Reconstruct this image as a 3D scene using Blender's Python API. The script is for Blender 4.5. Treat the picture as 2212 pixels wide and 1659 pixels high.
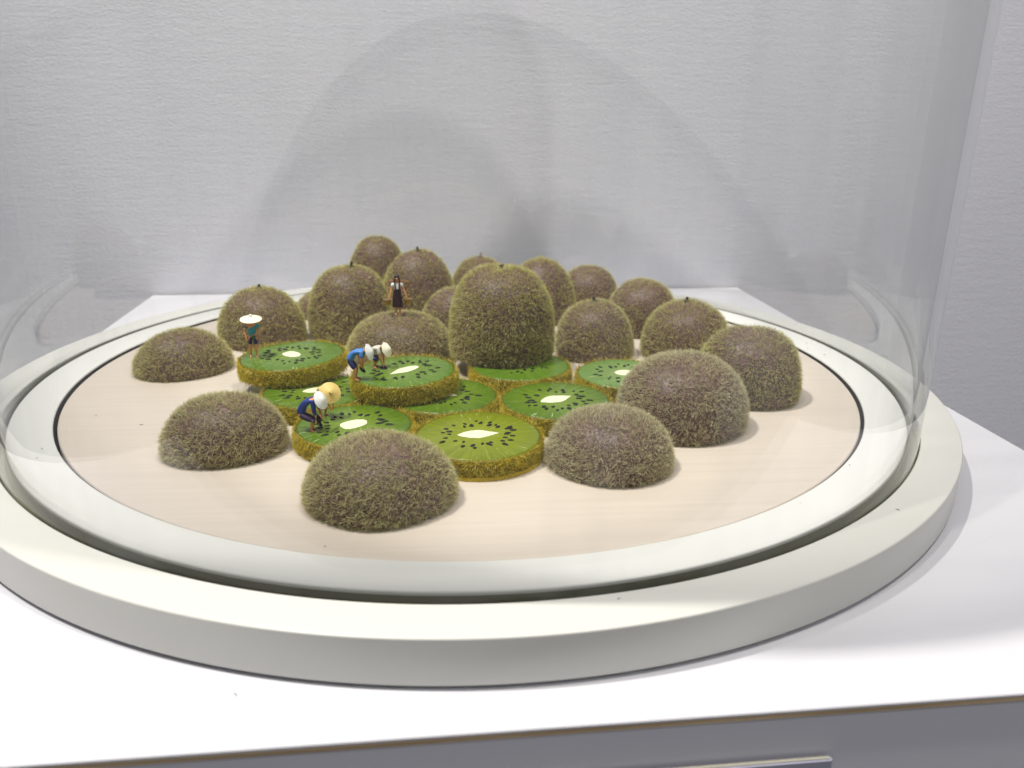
import bpy, bmesh, math, random
import numpy as np
from mathutils import Vector, Matrix, Quaternion

for o in list(bpy.data.objects):
    bpy.data.objects.remove(o)
R = math.radians
scene = bpy.context.scene
C = scene.collection

# ------------------------------------------------------------------ camera
cam_d = bpy.data.cameras.new('camera')
cam = bpy.data.objects.new('camera', cam_d)
C.objects.link(cam)
scene.camera = cam
cr = Vector((0.99626754, -0.08568214, 0.01046667))
cu = Vector((0.01795163, 0.32426778, 0.94579498))
cf = Vector((0.08443174, 0.94207695, -0.3245956))
CAM = Vector((-0.013144, -0.395216, 0.141900))
cam.matrix_world = Matrix(((cr.x, cu.x, -cf.x, CAM.x), (cr.y, cu.y, -cf.y, CAM.y),
                           (cr.z, cu.z, -cf.z, CAM.z), (0, 0, 0, 1)))
cam_d.sensor_width = 36
cam_d.lens = 36 * 1739.43 / 2212
cam_d.clip_start = 0.005
cam_d.clip_end = 50
cam_d.dof.use_dof = True
cam_d.dof.focus_distance = 0.315
cam_d.dof.aperture_fstop = 15.0

# ------------------------------------------------------------------ world: the even light of the gallery hall
w = bpy.data.worlds.new('World')
scene.world = w
w.use_nodes = True
bg = w.node_tree.nodes['Background']
bg.inputs[0].default_value = (0.84, 0.87, 0.95, 1)
bg.inputs[1].default_value = 0.17

# ------------------------------------------------------------------ lamps: ceiling spots of the gallery
def aim(o, target):
    d = Vector(target) - o.location
    o.rotation_euler = d.to_track_quat('-Z', 'Y').to_euler()

def spot(name, loc, target, power, size, radius, col=(1, 0.96, 0.89), blend=0.6):
    l = bpy.data.lights.new(name, 'SPOT')
    l.energy = power
    l.spot_size = R(size)
    l.spot_blend = blend
    l.shadow_soft_size = radius
    l.color = col
    o = bpy.data.objects.new(name, l)
    C.objects.link(o)
    o.location = loc
    aim(o, target)
    return o

spot('ceiling_spot', (-0.62, -0.16, 1.70), (0.0, 0.0, 0.0), 112, 75, 0.026, blend=1.0)
spot('ceiling_spot', (0.34, -0.34, 1.80), (0.02, 0.02, 0.0), 50, 75, 0.030, blend=1.0)
spot('ceiling_spot', (-0.17, -0.31, 1.06), (0.05, 0.16, 0.05), 8.5, 90, 0.006, blend=1.0)
spot('ceiling_spot', (1.15, -1.25, 1.55), (0.15, -0.2, -0.15), 24, 50, 0.05, (1, 0.97, 0.93))

scene.view_settings.view_transform = 'Standard'
scene.view_settings.look = 'None'
scene.view_settings.gamma = 1
scene.view_settings.use_curve_mapping = False
scene.view_settings.exposure = 0.16
scene.render.engine = 'CYCLES'
scene.cycles.transparent_max_bounces = 48
scene.cycles.max_bounces = 8

# ------------------------------------------------------------------ material helpers
def lin(r, g, b):
    f = lambda c: (c / 255 / 12.92) if c / 255 <= 0.04045 else ((c / 255 + 0.055) / 1.055) ** 2.4
    return (f(r), f(g), f(b), 1)

class NT:
    def __init__(self, name):
        self.m = bpy.data.materials.new(name)
        self.m.use_nodes = True
        self.t = self.m.node_tree
        self.b = self.t.nodes.get('Principled BSDF')
        self.out = self.t.nodes.get('Material Output')
    def n(self, kind, **kw):
        x = self.t.nodes.new(kind)
        for k, v in kw.items():
            setattr(x, k, v)
        return x
    def l(self, a, b):
        self.t.links.new(a, b)
    def math(self, op, a, b=None, c=None):
        x = self.n('ShaderNodeMath', operation=op)
        for i, q in enumerate((a, b, c)):
            if q is None: continue
            if isinstance(q, (int, float)): x.inputs[i].default_value = q
            else: self.l(q, x.inputs[i])
        return x.outputs[0]
    def mix(self, fac, a, b):
        x = self.n('ShaderNodeMix', data_type='RGBA')
        for i, q in ((0, fac), (6, a), (7, b)):
            if isinstance(q, (int, float)): x.inputs[i].default_value = q
            elif isinstance(q, tuple): x.inputs[i].default_value = q
            else: self.l(q, x.inputs[i])
        return x.outputs[2]
    def ramp(self, fac, stops):
        x = self.n('ShaderNodeValToRGB')
        el = x.color_ramp.elements
        while len(el) < len(stops): el.new(0.5)
        for e, (p, c) in zip(el, stops):
            e.position = p
            e.color = c if len(c) == 4 else (*c, 1)
        self.l(fac, x.inputs[0])
        return x.outputs[0]
    def noise(self, vec, scale, detail=4, rough=0.55):
        x = self.n('ShaderNodeTexNoise')
        x.inputs['Scale'].default_value = scale
        x.inputs['Detail'].default_value = detail
        x.inputs['Roughness'].default_value = rough
        if vec is not None: self.l(vec, x.inputs['Vector'])
        return x.outputs[0]
    def coords(self, scale=(1, 1, 1), which='Object'):
        tc = self.n('ShaderNodeTexCoord')
        mp = self.n('ShaderNodeMapping')
        mp.inputs['Scale'].default_value = scale
        self.l(tc.outputs[which], mp.inputs['Vector'])
        return mp.outputs[0]
    def bump(self, h, strength, dist):
        x = self.n('ShaderNodeBump')
        x.inputs['Strength'].default_value = strength
        x.inputs['Distance'].default_value = dist
        self.l(h, x.inputs['Height'])
        self.l(x.outputs[0], self.b.inputs['Normal'])
        return x

def grey(v): return (v, v, v, 1)

def paint(name, col, rough=0.5, var=0.06, scale=60, spec=0.5, bump=0.0, bscale=400, stretch=(1, 1, 1)):
    m = NT(name)
    co = m.coords(stretch)
    f = m.noise(co, scale, 5)
    c0 = tuple(max(0, x * (1 - var)) for x in col[:3]) + (1,)
    c1 = tuple(min(1, x * (1 + var)) for x in col[:3]) + (1,)
    m.l(m.ramp(f, [(0.3, c0), (0.7, c1)]), m.b.inputs['Base Color'])
    m.b.inputs['Roughness'].default_value = rough
    m.b.inputs['Specular IOR Level'].default_value = spec
    if bump:
        m.bump(m.noise(co, bscale, 3), bump, 0.0002)
    return m.m

def mat_wall():
    m = NT('wall_cover')
    co = m.coords((70, 70, 380))
    a = m.noise(co, 1.0, 4, 0.65)
    co2 = m.coords((24, 24, 210))
    b = m.noise(co2, 1.0, 3)
    co3 = m.coords((2.2, 2.2, 1.2))
    c = m.noise(co3, 1.0, 3)
    col = m.mix(m.math('MULTIPLY', b, 0.5), (0.655, 0.655, 0.71, 1), (0.745, 0.745, 0.79, 1))
    col = m.mix(m.math('MULTIPLY', c, 0.35), col, (0.61, 0.615, 0.68, 1))
    m.l(col, m.b.inputs['Base Color'])
    m.b.inputs['Roughness'].default_value = 0.85
    m.b.inputs['Specular IOR Level'].default_value = 0.2
    h = m.math('ADD', m.math('MULTIPLY', a, 0.45), m.math('MULTIPLY', b, 0.38))
    fine = m.noise(m.coords((340, 340, 800)), 1.0, 3)
    h = m.math('ADD', h, m.math('MULTIPLY', fine, 0.85))
    m.bump(h, 0.40, 0.0010)
    return m.m

def scuffed(name, col, dirt, rough=0.4, specks=0.6):
    """painted board with a few fine specks and scuffs"""
    m = NT(name)
    co = m.coords()
    f = m.noise(co, 30, 5)
    base = m.mix(f, tuple(x * 0.97 for x in col[:3]) + (1,), col)
    v = m.n('ShaderNodeTexVoronoi')
    v.inputs['Scale'].default_value = 70
    m.l(co, v.inputs['Vector'])
    sp = m.math('LESS_THAN', v.outputs['Distance'], 0.022)
    pick = m.math('GREATER_THAN', m.noise(co, 41, 2), 0.56)
    base = m.mix(m.math('MULTIPLY', m.math('MULTIPLY', sp, pick), specks), base, dirt)
    cl = m.math('GREATER_THAN', m.noise(m.coords((1, 3, 1)), 18, 8, 0.75), 0.72)
    base = m.mix(m.math('MULTIPLY', cl, 0.16 * specks), base, dirt)
    m.l(base, m.b.inputs['Base Color'])
    m.b.inputs['Roughness'].default_value = rough
    m.bump(m.noise(co, 260, 4), 0.12, 0.0004)
    return m.m

def mat_glass(reflect_streaks):
    m = NT('reflection_streak_glass' if reflect_streaks else 'clear_glass')
    t = m.t
    t.nodes.remove(m.b)
    geo = m.n('ShaderNodeNewGeometry')
    ior = m.math('ADD', m.math('MULTIPLY', geo.outputs['Backfacing'], 1 / 1.40 - 1.40), 1.40)
    fr = m.n('ShaderNodeFresnel')
    m.l(ior, fr.inputs['IOR'])
    tr = m.n('ShaderNodeBsdfTransparent')
    tr.inputs[0].default_value = (0.995, 0.998, 0.996, 1)
    gl = m.n('ShaderNodeBsdfGlossy')
    gl.inputs['Roughness'].default_value = 0.0
    gl.inputs['Color'].default_value = (1, 1, 1, 1)
    mx = m.n('ShaderNodeMixShader')
    m.l(fr.outputs[0], mx.inputs[0])
    m.l(tr.outputs[0], mx.inputs[1])
    m.l(gl.outputs[0], mx.inputs[2])
    if not reflect_streaks:
        m.l(mx.outputs[0], m.out.inputs['Surface'])
        return m.m
    # pale bluish streaks painted in for room reflections on the glass
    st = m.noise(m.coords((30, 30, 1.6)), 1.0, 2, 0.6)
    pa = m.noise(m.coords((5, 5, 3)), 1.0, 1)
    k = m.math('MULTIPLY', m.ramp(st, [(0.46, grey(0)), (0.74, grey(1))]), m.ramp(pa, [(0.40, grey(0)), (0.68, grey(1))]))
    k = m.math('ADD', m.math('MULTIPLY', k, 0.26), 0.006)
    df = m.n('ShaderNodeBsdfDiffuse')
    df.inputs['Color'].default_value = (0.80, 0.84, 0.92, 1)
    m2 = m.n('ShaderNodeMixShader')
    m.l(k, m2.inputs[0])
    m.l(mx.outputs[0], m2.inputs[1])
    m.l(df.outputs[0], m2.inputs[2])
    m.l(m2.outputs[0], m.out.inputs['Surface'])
    return m.m

def mat_hair(name, trans=0.35):
    m = NT(name)
    t = m.t
    t.nodes.remove(m.b)
    at = m.n('ShaderNodeAttribute', attribute_name='tint')
    d = m.n('ShaderNodeBsdfDiffuse')
    tl = m.n('ShaderNodeBsdfTranslucent')
    g = m.n('ShaderNodeBsdfGlossy')
    g.inputs['Roughness'].default_value = 0.38
    g.inputs['Color'].default_value = (0.9, 0.85, 0.75, 1)
    m.l(at.outputs['Color'], d.inputs['Color'])
    m.l(at.outputs['Color'], tl.inputs['Color'])
    a = m.n('ShaderNodeMixShader')
    a.inputs[0].default_value = trans
    m.l(d.outputs[0], a.inputs[1])
    m.l(tl.outputs[0], a.inputs[2])
    b = m.n('ShaderNodeMixShader')
    b.inputs[0].default_value = 0.05
    m.l(a.outputs[0], b.inputs[1])
    m.l(g.outputs[0], b.inputs[2])
    m.l(b.outputs[0], m.out.inputs['Surface'])
    return m.m

def mat_flesh(name, inner, outer, edge, rad, seed):
    m = NT(name)
    tc = m.n('ShaderNodeTexCoord')
    sx = m.n('ShaderNodeSeparateXYZ')
    m.l(tc.outputs['Object'], sx.inputs[0])
    X, Y = sx.outputs[0], sx.outputs[1]
    r = m.math('SQRT', m.math('ADD', m.math('MULTIPLY', X, X), m.math('MULTIPLY', Y, Y)))
    ang = m.math('ARCTAN2', Y, X)
    rn = m.math('DIVIDE', r, rad)
    def polar(k, kr, off):
        cb = m.n('ShaderNodeCombineXYZ')
        m.l(m.math('MULTIPLY', m.math('COSINE', ang), k), cb.inputs[0])
        m.l(m.math('MULTIPLY', m.math('SINE', ang), k), cb.inputs[1])
        m.l(m.math('ADD', m.math('MULTIPLY', rn, kr), off), cb.inputs[2])
        return cb.outputs[0]
    inner, outer, edge = [tuple(c * 0.80 for c in q[:3]) + (1,) for q in (inner, outer, edge)]
    s1 = m.noise(polar(9, 0.8, seed), 1.0, 4, 0.6)
    s2 = m.noise(polar(26, 1.2, seed + 5), 1.0, 3, 0.6)
    s3 = m.noise(polar(40, 2.6, seed + 9), 1.0, 2, 0.5)
    col = m.ramp(rn, [(0.15, inner), (0.45, tuple((a + b) / 2 for a, b in zip(inner, outer))), (0.80, outer), (0.97, edge)])
    dark = tuple(x * 0.55 for x in outer[:3]) + (1,)
    pale = tuple(min(1, x * 1.5 + 0.03) for x in inner[:3]) + (1,)
    f1 = m.ramp(s1, [(0.36, grey(0)), (0.66, grey(1))])
    col = m.mix(m.math('MULTIPLY', f1, 0.38), col, dark)
    f2 = m.ramp(s2, [(0.52, grey(0)), (0.72, grey(1))])
    col = m.mix(m.math('MULTIPLY', f2, 0.28), col, pale)
    f3 = m.ramp(s3, [(0.70, grey(0)), (0.76, grey(1))])
    col = m.mix(m.math('MULTIPLY', f3, 0.75), col, (0.72, 0.78, 0.42, 1))
    m.l(col, m.b.inputs['Base Color'])
    m.b.inputs['Roughness'].default_value = 0.2
    m.b.inputs['Specular IOR Level'].default_value = 0.22
    m.b.inputs['Subsurface Weight'].default_value = 0.12
    m.b.inputs['Subsurface Radius'].default_value = (0.6, 1.0, 0.2)
    m.b.inputs['Subsurface Scale'].default_value = 0.0015
    hgt = m.math('ADD', s2, m.math('MULTIPLY', s1, 0.6))
    m.bump(m.math('ADD', hgt, m.math('MULTIPLY', m.noise(tc.outputs['Object'], 500, 3), 0.5)), 0.35, 0.0004)
    return m.m

def mat_skin():
    m = NT('kiwi_skin')
    co = m.coords()
    f = m.noise(co, 160, 5)
    f2 = m.noise(co, 900, 3)
    col = m.ramp(f, [(0.3, (0.060, 0.026, 0.024, 1)), (0.7, (0.150, 0.080, 0.072, 1))])
    col = m.mix(m.math('MULTIPLY', f2, 0.5), col, (0.19, 0.12, 0.108, 1))
    m.l(col, m.b.inputs['Base Color'])
    m.b.inputs['Roughness'].default_value = 0.42
    m.bump(f2, 0.6, 0.0006)
    return m.m

def mat_ply():
    m = NT('plywood_edge')
    co = m.coords((6, 6, 1))
    g = m.noise(m.coords((8, 8, 900)), 1.0, 4)
    col = m.ramp(g, [(0.30, lin(176, 146, 112)), (0.5, lin(232, 206, 168)), (0.72, lin(246, 228, 196))])
    m.l(col, m.b.inputs['Base Color'])
    m.b.inputs['Roughness'].default_value = 0.7
    return m.m

def mat_wood_disc():
    m = NT('pale_peach_panel')
    g = m.noise(m.coords((14, 420, 14)), 1.0, 4)
    f = m.noise(m.coords(), 12, 4)
    col = m.ramp(g, [(0.3, (0.575, 0.505, 0.435, 1)), (0.7, (0.63, 0.56, 0.485, 1))])
    col = m.mix(m.math('MULTIPLY', f, 0.25), col, (0.60, 0.535, 0.455, 1))
    m.l(col, m.b.inputs['Base Color'])
    m.b.inputs['Roughness'].default_value = 0.45
    m.bump(g, 0.10, 0.0003)
    return m.m

M = {}
M['wall'] = mat_wall()
M['board'] = scuffed('white_laminate', (0.62, 0.62, 0.665, 1), (0.30, 0.27, 0.30, 1), 0.32, 0.5)
M['panel'] = scuffed('grey_plinth_paint', (0.88, 0.87, 0.93, 1), (0.25, 0.25, 0.3, 1), 0.6, 0.3)
M['ply'] = mat_ply()
M['rim'] = scuffed('cream_base_paint', (0.59, 0.59, 0.555, 1), (0.22, 0.19, 0.16, 1), 0.35, 0.9)
M['inner'] = scuffed('pale_inner_paint', (0.76, 0.765, 0.735, 1), (0.25, 0.22, 0.2, 1), 0.35, 0.7)
M['groove'] = paint('groove_shade_olive', (0.15, 0.15, 0.085, 1), 0.9, 0.2)  # dark olive stands in for the groove's shade and the glass foot edge
M['gap'] = paint('recess_shade', (0.02, 0.017, 0.013, 1), 0.9, 0.2)
M['peach'] = mat_wood_disc()
M['glass'] = mat_glass(False)
M['painted_reflections'] = mat_glass(True)
M['skin'] = mat_skin()
M['fuzz'] = mat_hair('kiwi_fuzz', 0.55)
M['rindfuzz'] = mat_hair('rind_fuzz', 0.35)
M['rind'] = paint('kiwi_rind', (0.20, 0.165, 0.010, 1), 0.6, 0.3, 300)
M['resin'] = paint('yellow_resin', (0.50, 0.36, 0.012, 1), 0.25, 0.15, 200)
M['seed'] = paint('black_seed', (0.007, 0.007, 0.009, 1), 0.45, 0.3, 900, 0.25)
M['stem'] = paint('stem_brown', (0.045, 0.030, 0.030, 1), 0.7, 0.5, 900)
M['stem_pale'] = paint('stem_pale', (0.30, 0.26, 0.25, 1), 0.7, 0.4, 900)
M['floor'] = paint('floor_grey', (0.16, 0.16, 0.17, 1), 0.6, 0.1, 3)
M['plate'] = paint('plate_violet', (0.44, 0.44, 0.54, 1), 0.35, 0.1, 30)
M['plate_edge'] = paint('plate_cream', (0.46, 0.44, 0.36, 1), 0.4, 0.05, 30)
M['lint'] = paint('lint_grey', (0.06, 0.05, 0.05, 1), 0.9, 0.2)
def mat_core():
    m = NT('white_core')
    co = m.coords()
    v = m.n('ShaderNodeTexVoronoi')
    v.inputs['Scale'].default_value = 900
    m.l(co, v.inputs['Vector'])
    sp = m.math('LESS_THAN', v.outputs['Distance'], 0.17)
    pk = m.math('GREATER_THAN', m.noise(co, 160, 2), 0.55)
    col = m.mix(m.math('MULTIPLY', m.math('MULTIPLY', sp, pk), 0.8), (0.72, 0.73, 0.52, 1), (0.26, 0.28, 0.10, 1))
    m.l(col, m.b.inputs['Base Color'])
    m.b.inputs['Roughness'].default_value = 0.5
    return m.m
M['core'] = mat_core()
FLESH = {}

def fig(name, r, g, b, rough=0.5):
    return paint('figure_' + name, lin(r, g, b), rough, 0.10, 700 / 80)
F = {'flesh': fig('flesh', 222, 152, 104), 'teal': fig('teal', 48, 150, 168), 'navy': fig('navy', 22, 32, 92),
     'blue': fig('blue', 74, 132, 206), 'deep': fig('deep_blue', 18, 46, 122), 'plum': fig('plum', 52, 30, 62),
     'stone': fig('stone', 206, 204, 192), 'cream': fig('cream', 238, 232, 208), 'white': fig('white', 236, 236, 232),
     'straw': fig('straw', 226, 198, 118), 'maroon': fig('maroon', 46, 14, 22), 'hair': fig('hair', 22, 14, 20),
     'wood': fig('wood', 150, 88, 48), 'bucket': fig('bucket', 168, 134, 34), 'water': fig('water', 92, 138, 205, 0.2),
     'green': fig('green', 30, 86, 40), 'tan': fig('tan', 222, 196, 120), 'dark': fig('dark', 20, 22, 34)}

# ------------------------------------------------------------------ object helpers
def tag(o, label, cat=None, group=None, kind=None):
    if label: o['label'] = label
    if cat: o['category'] = cat
    if group: o['group'] = group
    if kind: o['kind'] = kind
    return o

def empty(name, loc=(0, 0, 0), rot=(0, 0, 0), scale=1):
    o = bpy.data.objects.new(name, None)
    o.empty_display_size = 0.01
    C.objects.link(o)
    o.location = loc
    o.rotation_euler = rot
    o.scale = (scale,) * 3
    return o

def link(name, me, mat, parent=None):
    o = bpy.data.objects.new(name, me)
    if mat and not me.materials: me.materials.append(mat)
    C.objects.link(o)
    if parent: o.parent = parent
    return o

def smooth(me, ang=35):
    me.shade_smooth()
    me.set_sharp_from_angle(angle=R(ang))
    return me

def from_bm(name, bm, mat, parent=None, ang=35, sm=True):
    me = bpy.data.meshes.new(name)
    bmesh.ops.recalc_face_normals(bm, faces=bm.faces)
    bm.to_mesh(me)
    bm.free()
    if sm: smooth(me, ang)
    return link(name, me, mat, parent)

def lathe_bm(prof, n=160, closed=True, bm=None, mat=None):
    """prof: list of (r,z); closed joins last to first (a ring solid)"""
    bm = bm or bmesh.new()
    rings = []
    for (r, z) in prof:
        if r < 1e-7:
            rings.append([bm.verts.new(Vector((0, 0, z)))])
        else:
            rings.append([bm.verts.new(Vector((r * math.cos(2 * math.pi * i / n), r * math.sin(2 * math.pi * i / n), z))) for i in range(n)])
    if mat:
        for rg in rings:
            for vv in rg: vv.co = mat @ vv.co
    idx = list(range(len(prof)))
    pairs = list(zip(idx[:-1], idx[1:])) + ([(idx[-1], idx[0])] if closed else [])
    for a, b in pairs:
        A_, B_ = rings[a], rings[b]
        for i in range(n):
            j = (i + 1) % n
            if len(A_) == 1 and len(B_) == 1: continue
            if len(A_) == 1: bm.faces.new((A_[0], B_[i], B_[j]))
            elif len(B_) == 1: bm.faces.new((A_[i], B_[0], A_[j]))
            else: bm.faces.new((A_[i], B_[i], B_[j], A_[j]))
    return bm

def box_bm(x0, x1, y0, y1, z0, z1, bevel=0.0, bm=None):
    bm = bm or bmesh.new()
    r = bmesh.ops.create_cube(bm, size=1)
    for v in r['verts']:
        v.co = Vector((x0 + (v.co.x + .5) * (x1 - x0), y0 + (v.co.y + .5) * (y1 - y0), z0 + (v.co.z + .5) * (z1 - z0)))
    if bevel:
        bmesh.ops.bevel(bm, geom=list(bm.edges), offset=bevel, segments=2, affect='EDGES')
    return bm

def arc(cx, cz, r, a0, a1, n):
    return [(cx + r * math.cos(R(a0 + (a1 - a0) * i / n)), cz + r * math.sin(R(a0 + (a1 - a0) * i / n))) for i in range(n + 1)]

# ------------------------------------------------------------------ setting: wall and floor
SR = 0.02361
H = 0.0159          # top of the round base
ZP = 0.0146         # top of the peach panel
wall = from_bm('wall', box_bm(-2.2, 2.2, 0.2530, 0.33, -0.95, 2.2), M['wall'])
wall.rotation_euler.z = SR
tag(wall, None, kind='structure')
fl = from_bm('floor', box_bm(-2.2, 2.2, -2.0, 0.33, -1.0, -0.95), M['floor'])
tag(fl, None, kind='structure')

# ------------------------------------------------------------------ plinth
XL, XR, YB, YF = -0.23298, 0.24154, 0.25089, -0.2396
pl = empty('display_plinth', (0, 0, -0.95), (0, 0, SR))
tag(pl, 'square grey display plinth with a white top board and bare plywood edge', 'plinth')
from_bm('top_board', box_bm(XL, XR, YF, YB, 0.95 - 0.0009, 0.95, 0.0002), M['board'], pl)
zt = 0.95 - 0.0009
for i in range(3):
    from_bm('plywood_layer', box_bm(XL + 0.0002 + 0.0001 * (i % 2), XR - 0.0002 - 0.0001 * (i % 2), YF + 0.0002 + 0.0002 * (i % 2), YB, zt - 0.0005, zt), M['ply'], pl)
    zt -= 0.0005
from_bm('body', box_bm(XL + 0.0008, XR - 0.0008, YF + 0.0010, YB, 0.0, zt), M['panel'], pl)

# label ledge fixed to the plinth's front
lp = empty('label_plate', (0.0, -0.2395, -0.030), (0, 0, SR))
tag(lp, 'thin violet grey label plate with a cream top edge on the plinth front', 'label plate')
from_bm('plate', box_bm(-0.055, 0.0845, -0.0016, -0.0003, -0.02, 0.0148, 0.0003), M['plate'], lp)
from_bm('top_strip', box_bm(-0.0548, 0.0838, -0.0013, -0.0004, 0.0147, 0.0151, 0.0001), M['plate_edge'], lp)

# ------------------------------------------------------------------ round base
RO, RG0, RG1, RP = 0.225, 0.2098, 0.2048, 0.1869
base = empty('round_base', (0, 0, 0))
tag(base, 'round cream painted wooden base with a groove and inlaid peach panel', 'base')
b = 0.0006
prof = [(RG0, 0.0005), (RO - 0.0012, 0.0005), (RO, 0.0017)] + arc(RO - b, H - b, b, 0, 90, 4) + arc(RG0 + b, H - b, b, 90, 180, 4)
from_bm('outer_ring', lathe_bm(prof, 256), M['rim'], base, 40)
from_bm('foot', lathe_bm([(0.1, 0.0), (RO - 0.002, 0.0), (RO - 0.002, 0.0006), (0.1, 0.0006)], 256), M['gap'], base)
from_bm('groove_shade_ring', lathe_bm([(RG1 - 0.001, 0.0008), (RG0 + 0.0003, 0.0008), (RG0 + 0.0003, H - 0.0012), (RG0 - 0.0002, H - 0.0008), (RG0 - 0.0002, H - 0.0075), (RG1 + 0.0002, H - 0.0075), (RG1 + 0.0002, H - 0.0008), (RG1 - 0.0004, H - 0.0012)], 200), M['groove'], base)  # added ring, coloured dark so the groove reads as shaded
rb = 0.0007
prof = [(RP + 0.0014, 0.001)] + [(RG1, 0.001)] + arc(RG1 - rb, H + 0.0004 - rb, rb, 0, 90, 10) + arc(RP + 0.0014 + 0.0005, H - 0.0005, 0.0005, 90, 180, 3)
from_bm('inner_ring', lathe_bm(prof, 256), M['inner'], base, 50)
from_bm('recess', lathe_bm([(RP - 0.002, 0.001), (RP + 0.0016, 0.001), (RP + 0.0016, H - 0.0008), (RP + 0.0012, H - 0.0008), (RP + 0.0012, 0.007), (RP - 0.002, 0.007)], 200), M['gap'], base)  # added liner, its near-black colour stands in for shade in the gap
from_bm('peach_panel', lathe_bm([(0.0, 0.005), (RP, 0.005), (RP, ZP - 0.0004), (RP - 0.0004, ZP), (0.0, ZP)], 256, closed=False), M['peach'], base)

# ------------------------------------------------------------------ fuzz: thin bent hairs, one mesh for each coat
def hair_mesh(name, P, N, length, width, lift, root, tip, alt, rng, droop=0.0, swirl=0.8, altp=0.35, bright=0.25):
    n = len(P)
    up = np.array([0.13, 0.21, 0.97])
    T = np.cross(N, up); T /= np.linalg.norm(T, axis=1)[:, None] + 1e-9
    B = np.cross(N, T)
    nt = n // 2 + 1
    own = np.repeat(np.arange(nt), 2)[:n]
    lead = own * 2
    j = rng.normal(0, 0.00034, (n, 2))
    P = P[lead] + T[lead] * j[:, :1] + B[lead] * j[:, 1:]
    N, T, B = N[lead], T[lead], B[lead]
    q = P[lead] * 160
    tang = rng.normal(0, 1.5, nt)[own]
    tlift = (rng.normal(0, 0.20, nt) + (rng.uniform(0, 1, nt) < 0.22) * 0.75)[own]
    tone = rng.uniform(0, 1, nt)[own]
    ph = swirl * (np.sin(q[:, 0] * 1.3 + 2 * np.sin(q[:, 2] * .9)) + np.sin(q[:, 1] * 1.1 + q[:, 2] * 1.7)) + tang + rng.normal(0, 0.42, n)
    tg = np.cos(ph)[:, None] * T + np.sin(ph)[:, None] * B
    li = np.clip(rng.normal(lift, 0.12, n) + tlift, 0.08, 2.6)[:, None]
    d0 = tg + N * li
    d0[:, 2] -= droop
    d0 /= np.linalg.norm(d0, axis=1)[:, None]
    ph2 = ph + rng.normal(0, 0.8, n)
    tg2 = np.cos(ph2)[:, None] * T + np.sin(ph2)[:, None] * B
    d1 = d0 + tg2 * 0.38 + N * rng.normal(-0.05, 0.25, n)[:, None]
    d1 /= np.linalg.norm(d1, axis=1)[:, None]
    L = (length * rng.uniform(0.55, 1.25, n))[:, None]
    r = rng.normal(0, 1, (n, 3))
    Wd = np.cross(d0, r); Wd /= np.linalg.norm(Wd, axis=1)[:, None] + 1e-9
    wd = (width * rng.uniform(0.7, 1.3, n))[:, None] * 0.5
    p0 = P - N * 0.0002
    p1 = p0 + d0 * L * 0.5
    p2 = p1 + d1 * L * 0.5
    V = np.stack([p0 - Wd * wd, p0 + Wd * wd, p1 + Wd * wd * 0.85, p1 - Wd * wd * 0.85, p2], 1).reshape(-1, 3)
    k = np.arange(n)[:, None] * 5
    quad = k + np.array([0, 1, 2, 3])
    tri = k + np.array([3, 2, 4])
    loops = np.concatenate([quad, tri], 1).reshape(-1)
    starts = (np.arange(n)[:, None] * 7 + np.array([0, 4])).reshape(-1)
    me = bpy.data.meshes.new(name)
    me.vertices.add(n * 5)
    me.vertices.foreach_set('co', V.astype(np.float32).reshape(-1))
    me.loops.add(n * 7)
    me.loops.foreach_set('vertex_index', loops.astype(np.int32))
    me.polygons.add(n * 2)
    me.polygons.foreach_set('loop_start', starts.astype(np.int32))
    me.update(calc_edges=True)
    a = (0.45 * rng.uniform(0, 1, n) + 0.55 * tone)[:, None]
    hue = (rng.uniform(0, 1, n) < altp)[:, None]
    tc = np.where(hue, np.array(alt)[None], np.array(tip)[None]) * (1 - bright + 2 * bright * a)
    rc = np.array(root)[None] * (0.8 + 0.4 * a)
    tc = np.minimum(tc, 0.95)
    mc = 0.35 * rc + 0.65 * tc
    col = np.ones((n, 5, 4), np.float32)
    col[:, 0, :3] = rc; col[:, 1, :3] = rc; col[:, 2, :3] = mc; col[:, 3, :3] = mc; col[:, 4, :3] = tc
    at = me.attributes.new('tint', 'FLOAT_COLOR', 'POINT')
    at.data.foreach_set('color', col.reshape(-1))
    return me

PW = 0.85
def dome_pts(U, V, a, bb, h, seed):
    cu_, su_ = np.cos(V), np.sin(V)
    rad = np.maximum(cu_, 0) ** PW
    wob = 1 + 0.016 * np.sin(2 * U + seed) + 0.012 * np.sin(3 * U + 2.1 * seed + 2 * V) + 0.008 * np.sin(5 * U + 3 * seed - 3 * V)
    z = h * np.maximum(su_, 0) ** PW
    # the cut face is a touch narrower than the belly just above it
    tuck = 1 - 0.045 * np.exp(-(z / h) / 0.10)
    return np.stack([a * rad * wob * tuck * np.cos(U), bb * rad * wob * tuck * np.sin(U), z * (1 + 0.010 * np.sin(2 * U + seed))], -1)

def dome_mesh(a, bb, h, seed, nu=64, nv=24):
    bm = bmesh.new()
    U = np.linspace(0, 2 * np.pi, nu, endpoint=False)
    Vv = np.linspace(0, np.pi / 2, nv + 1)[:-1]
    rings = []
    for v in Vv:
        pts = dome_pts(U, np.full(nu, v), a, bb, h, seed)
        rings.append([bm.verts.new(p) for p in pts])
    top = bm.verts.new((0, 0, h))
    for r0, r1 in zip(rings[:-1], rings[1:]):
        for i in range(nu):
            j = (i + 1) % nu
            bm.faces.new((r0[i], r0[j], r1[j], r1[i]))
    for i in range(nu):
        bm.faces.new((rings[-1][i], rings[-1][(i + 1) % nu], top))
    bm.faces.new(list(reversed(rings[0])))
    return bm

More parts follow.
